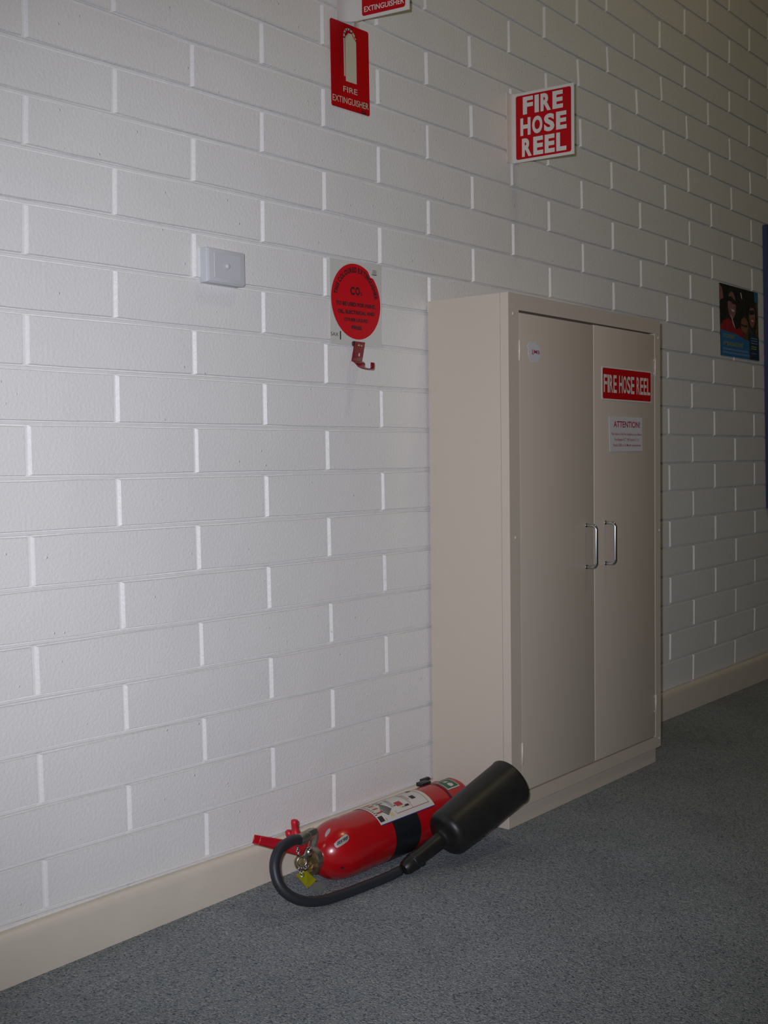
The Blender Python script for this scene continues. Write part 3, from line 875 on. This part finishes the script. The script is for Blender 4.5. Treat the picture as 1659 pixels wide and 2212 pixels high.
for k in range(12):
    patch(b, 0.7700 + k*.0155, 0.7810 + k*.0155, 106, 108, 0.0010); patch(b, 0.7720 + k*.0155, 0.7820 + k*.0155, 111, 113, 0.0010)
sub(lab, b.build('grey_print', M['labelgrey'], None, smooth=True, kind='stuff'))
# strap ring with dark clip
b = MB(); patch(b, 1.0290, 1.0345, -180, 180, 0.0014, na=72); b.build('strap_ring', M['rubber'], ext, smooth=True, label='thin black strap ring')
b = MB()
c_ = cyl(1.022, 112, 0.004)
b.box((1.010, -0.1110, 0.1265), (1.044, -0.0900, 0.1360)); b.box((1.036, -0.0900, 0.1290), (1.068, -0.0810, 0.1370))
b.build('strap_clip', M['black'], ext, bevel=0.002, seg=2, auto=0.6)
# green sticker with white figure
st = MB(); patch(st, 1.0400, 1.0880, 58.0, 92.5, 0.0006, na=10); st = st.build('green_sticker', M['label'], ext, smooth=True, label='green and white safety sticker')
b = MB(); patch(b, 1.0425, 1.0855, 60.5, 90.5, 0.0009, na=8); sub(st, b.build('green_field', M['green'], None, smooth=True))
b = MB()
cpoly(b, [(1.0600, 63.5), (1.0720, 65), (1.0745, 71), (1.0690, 75), (1.0600, 76), (1.0570, 70)], 0.0011)
patch(b, 1.0600, 1.0720, 79.5, 84.5, 0.0011, skew=-.006)
sub(st, b.build('white_figure', M['label'], None, smooth=True, kind='stuff'))
b = MB(); patch(b, 1.0980, 1.1095, 88, 118, 0.0006, na=8); patch(b, 1.0560, 1.0980, 96, 118, 0.0006, na=8); b.build('white_sticker', M['label'], ext, smooth=True)
# foil dots on the dome
st = MB(); cpoly(st, [(0.6268, 41.5), (0.6262, 34.5), (0.6285, 29.0), (0.6340, 29.2), (0.6450, 31.2), (0.6550, 33.2), (0.6610, 37.5), (0.6625, 42.5), (0.6600, 47.0), (0.6560, 48.2), (0.6470, 46.5), (0.6360, 44.8), (0.6310, 43.2)], 0.0007)
st = st.build('foil_sticker', M['foil'], ext, smooth=True, label='torn silver sticker with digits 8598')
vs_, fs_ = text_geo('8598', 0.03); x0_, x1_ = min(v[0] for v in vs_), max(v[0] for v in vs_)
b = MB().add([cyl(0.6290 + (x-x0_)/(x1_-x0_)*0.0275 + y/0.72*.0055, 34.6 + y/0.72*6.6 + 2.6*((x-x0_)/(x1_-x0_)), 0.0010) for x, y in vs_], fs_)
sub(st, b.build('lettering', M['ink'], None))
b = MB(); cpoly(b, [(0.6233, 70.5), (0.6260, 69.8), (0.6310, 71.0), (0.6371, 72.9), (0.6415, 76.5), (0.6430, 80.5), (0.6400, 81.5), (0.6340, 80.9), (0.6285, 79.0), (0.6245, 75.0)], 0.0007)
b.build('foil_sticker', M['foil'], ext, smooth=True)
b = MB(); cpoly(b, [(0.6370+.004*math.cos(a), -21 + 3.5*math.sin(a)) for a in [2*PI*k/8 for k in range(8)]], 0.0006); b.build('paint_chip', M['ink'], ext)

# valve: neck collar, brass body, side nut
b = MB(); b.lathe(AO, AX, [(-0.0090, .0225), (-.0080, .0245), (0.004, .0255), (0.008, .0255)], 40); b.build('neck_collar', M['steel'], ext, auto=0.6)
v0 = AO + AX*-0.047
b = MB()
b.lathe(v0, AX, [(0.0, .0090), (.003, .0150), (.010, .0185), (.018, .0170), (.024, .0200), (.034, .0205), (.041, .0215)], 28)
b.lathe(AO + AX*-0.014 + Vector((0, -0.006, -0.006)), (-0.35, -0.85, -0.25), [(0, .0125), (.020, .0125), (.022, .0095), (.028, .0095)], 6)      # hex safety plug
b.lathe(AO + AX*-0.034 + Vector((0, 0, -0.004)), (-0.10, -0.2, -0.95), [(0, .0090), (.020, .0090), (.028, .0075)], 12)
valve = b.build('valve', M['brass'], ext, auto=0.5, label='tarnished brass valve')
b = MB(); b.lathe(AO + AX*-0.030 + Vector((0, -0.006, 0.006)), (-0.10, -0.45, 0.88), [(0, .0110), (.018, .0112), (.025, .0100), (.031, .0068), (.033, .002)], 24)
sub(valve, b.build('dome_nut', M['nickel'], None, smooth=True, label='shiny nickel dome nut'))
b = MB(); b.lathe(AO + AX*-0.030 + Vector((0, -0.015, -0.013)), (-0.4, -0.8, -0.42), [(0, .0075), (.010, .0075), (.012, .006)], 6)
sub(valve, b.build('hex_plug', M['brass'], None, auto=0.5))
# carrying handle / squeeze lever in red
b = MB()
A_ = Vector((0.4445, -0.1180, 0.1460)); B_ = Vector((0.5760, -0.1215, 0.0905))
dv_ = (B_-A_).normalized(); sd_ = Vector((0, 1, 0)); up_ = dv_.cross(sd_).normalized()*-1
def bar(A_, B_, wA, wB, t0, t1):
    vs = []
    for P_, w_ in ((A_, wA), (B_, wB)):
        for a_, c_ in ((-1, t0), (1, t0), (1, t1), (-1, t1)):
            vs.append(P_ + up_*a_*w_/2 + sd_*c_)
    return vs, [(0,1,2,3), (7,6,5,4), (0,4,5,1), (1,5,6,2), (2,6,7,3), (3,7,4,0)]
b.add(*bar(A_, B_, .0175, .0270, -0.0015, 0.0015)); b.add(*bar(A_, B_, .0175, .0270, 0.0165, 0.0195))
b.add(*bar(A_ + up_*0.0080, B_ + up_*0.0080 - dv_*0.05, .0025, .0025, -0.0015, 0.0195))
b.build('lower_lever', M['handle_red'], ext, bevel=0.0008, seg=1, auto=0.7, label='flat red lever')
b = MB()
b.tube([(0.5660, -0.106, 0.1080), (0.5655, -0.106, 0.1230), (0.5640, -0.106, 0.1330), (0.5625, -0.105, 0.1440), (0.5625, -0.105, 0.1520), (0.5628, -0.105, 0.1568), (0.5630, -0.105, 0.1585)],
       [.0150, .0125, .0085, .0070, .0082, .0075, .0030], 18)
b.build('carrying_knob', M['handle_red'], ext, smooth=True, label='upright red knob')
b = MB(); b.tube([(0.5680, -0.090, 0.1120), (0.5630, -0.088, 0.1240), (0.5615, -0.087, 0.1300), (0.5615, -0.087, 0.1325)], [.0095, .0085, .0075, .0030], 16)
b.build('carrying_knob', M['handle_red'], ext, smooth=True)
# hose coupling and hose
def smoothpath(pts, n=8):
    out = []
    P_ = [Vector(p) for p in pts]; P_ = [P_[0]*2-P_[1]] + P_ + [P_[-1]*2-P_[-2]]
    for i in range(1, len(P_)-2):
        for k in range(n):
            t_ = k/n; a, b_, c, d = P_[i-1], P_[i], P_[i+1], P_[i+2]
            out.append(0.5*((2*b_) + (-a+c)*t_ + (2*a-5*b_+4*c-d)*t_*t_ + (-a+3*b_-3*c+d)*t_**3))
    out.append(P_[-2]); return out
hp = [(0.5422, -.1400, .1263), (0.5240, -.1420, .1315), (0.5047, -.1450, .1328), (0.4719, -.1500, .1284), (0.4515, -.1550, .1108), (0.4429, -.1630, .0889), (0.4437, -.1750, .0644),
      (0.4582, -.1880, .0428), (0.4865, -.2000, .0254), (0.5268, -.2085, .0148), (0.5790, -.2145, .0112), (0.6480, -.2215, .0112), (0.7180, -.2280, .0122), (0.7640, -.2330, .0160)]
b = MB().tube(smoothpath(hp, 6), 0.0108, 20); b.build('hose', M['rubber'], ext, smooth=True, label='black rubber hose looping onto the carpet')
b = MB(); q0 = Vector((0.5380, -.1395, .1262)); q1 = Vector((0.5890, -.1360, .1290)); dq = (q1-q0).normalized()
b.lathe(q0, dq, [(0, .0118), (.002, .0125), (.024, .0125), (.026, .0105), (.030, .0105)], 24)
b.lathe(q0 + dq*0.030, dq, [(0, .0122), (.018, .0122), (.020, .0100), (.026, .0100)], 6)
b.tube([q0 + dq*0.050, q0 + dq*0.056 + Vector((0, 0, -0.006)), q0 + dq*0.052 + Vector((0, 0.003, -0.030))], 0.0085, 12)
b.build('hose_coupling', M['steel'], ext, auto=0.5, label='dull steel hose coupling')
# handle tube and horn
H0 = Vector((0.7868, -0.2369, 0.0205)); H1 = Vector((1.1130, -0.2975, 0.1478))
hd = (H1-H0).normalized(); HL = (H1-H0).length
b = MB(); b.lathe(H0 - hd*0.012, hd, [(0, .0130), (.006, .0165), (.018, .0185), (.045, .0190), (.052, .0172), (.12, .0175), (.155, .0180), (.165, .0210)], 28)
hg = b.build('horn_grip', M['horn'], ext, auto=0.7)
b = MB(); b.lathe(H0 + hd*0.014, hd, [(0, .0185), (.002, .0200), (.010, .0200), (.012, .0185)], 28)
cw = hd.cross(Vector((0, 0, 1))).normalized(); c0_ = H0 + hd*0.034 + cw*0.010 - Vector((0, 0, 0.006))
b.tube([c0_, c0_ + cw*0.009 - Vector((0, 0, 0.004))], 0.0065, 6)
sub(hg, b.build('clamp', M['black'], None, auto=0.6))
HS = 0.120     # start of the horn along the axis
b = MB()
pr_ = [(HS-.012, .0175), (HS-.008, .0210), (HS-.006, .0225), (HS-.004, .0260)]
for k in range(0, 9):
    a = k/8*PI/2
    pr_.append((HS + 0.020*(1-math.cos(a)), .0370 + .0175*math.sin(a)))
pr_ += [(HS+0.09, .0568), (HL-.006, .0588), (HL, .0600), (HL+.0015, .0590), (HL, .0570), (HS+.10, .0515), (HS+.03, .045)]
b.lathe(H0, hd, pr_, 64); b.build('discharge_horn', M['horn'], ext, auto=0.9, label='black plastic discharge horn')
# ring, chain, tags
def ring(c, n, r_, t_, k=28):
    n = Vector(n).normalized(); a = n.orthogonal().normalized(); c2_ = n.cross(a); c = Vector(c)
    return [c + r_*(math.cos(2*PI*i/k)*a + math.sin(2*PI*i/k)*c2_) for i in range(k)]
b = MB(); b.tube(ring((0.5370, -.1500, .0830), (-.45, -.85, 0.15), .0105, 0), 0.0017, 8, closed=True); b.build('pull_ring', M['nickel'], ext, smooth=True, label='steel pull ring')
b = MB()
cp = [(0.5290, -.1500, .0735), (0.5275, -.1520, .0680), (0.5270, -.1540, .0625), (0.5300, -.1560, .0575)]
for i, c_ in enumerate(cp):
    b.tube([Vector(p_) for p_ in ring(c_, (-.7, -.7, .1) if i % 2 else (.5, -.6, .6), .0040, 0, 12)], 0.0011, 6, closed=True)
cp2 = [(0.5370, -.1520, .0700), (0.5440, -.1530, .0685), (0.5500, -.1530, .0700)]
for i, c_ in enumerate(cp2):
    b.tube([Vector(p_) for p_ in ring(c_, (-.2, -.4, .9) if i % 2 else (.1, -.9, .3), .0042, 0, 12)], 0.0012, 6, closed=True)
cp3 = [(0.5330, -.1420, .1120), (0.5325, -.1440, .1060), (0.5318, -.1450, .1000)]
for i, c_ in enumerate(cp3):
    b.tube([Vector(p_) for p_ in ring(c_, (-.7, -.7, .1) if i % 2 else (.5, -.6, .6), .0038, 0, 12)], 0.0013, 6, closed=True)
b.build('chain', M['nickel'], ext, smooth=True, label='small steel chain links')
def tagplate(name, c4, th, m, label=None):
    c4 = [Vector(c) for c in c4]; n = (c4[1]-c4[0]).cross(c4[3]-c4[0]).normalized()*th
    b = MB().add(c4 + [c + n for c in c4], [(0,1,2,3), (7,6,5,4), (0,4,5,1), (1,5,6,2), (2,6,7,3), (3,7,4,0)])
    return b.build(name, m, ext, bevel=0.0004, seg=1, label=label)
tagplate('tag', [(0.5175, -.1500, .0600), (0.5455, -.1560, .0610), (0.5820, -.1500, .0300), (0.5555, -.1480, .0185)], .0012, M['tag'], 'yellow service tag')
tagplate('tag', [(0.5250, -.1400, .0420), (0.5600, -.1400, .0300), (0.6400, -.1420, .0070), (0.5850, -.1600, .0030)], .0010, M['tagclear'], 'grey plastic tag')

n = sum(1 for o in bpy.data.objects); print('objects', n, 'tris', sum(len(o.data.polygons) for o in bpy.data.objects if o.type == 'MESH'))
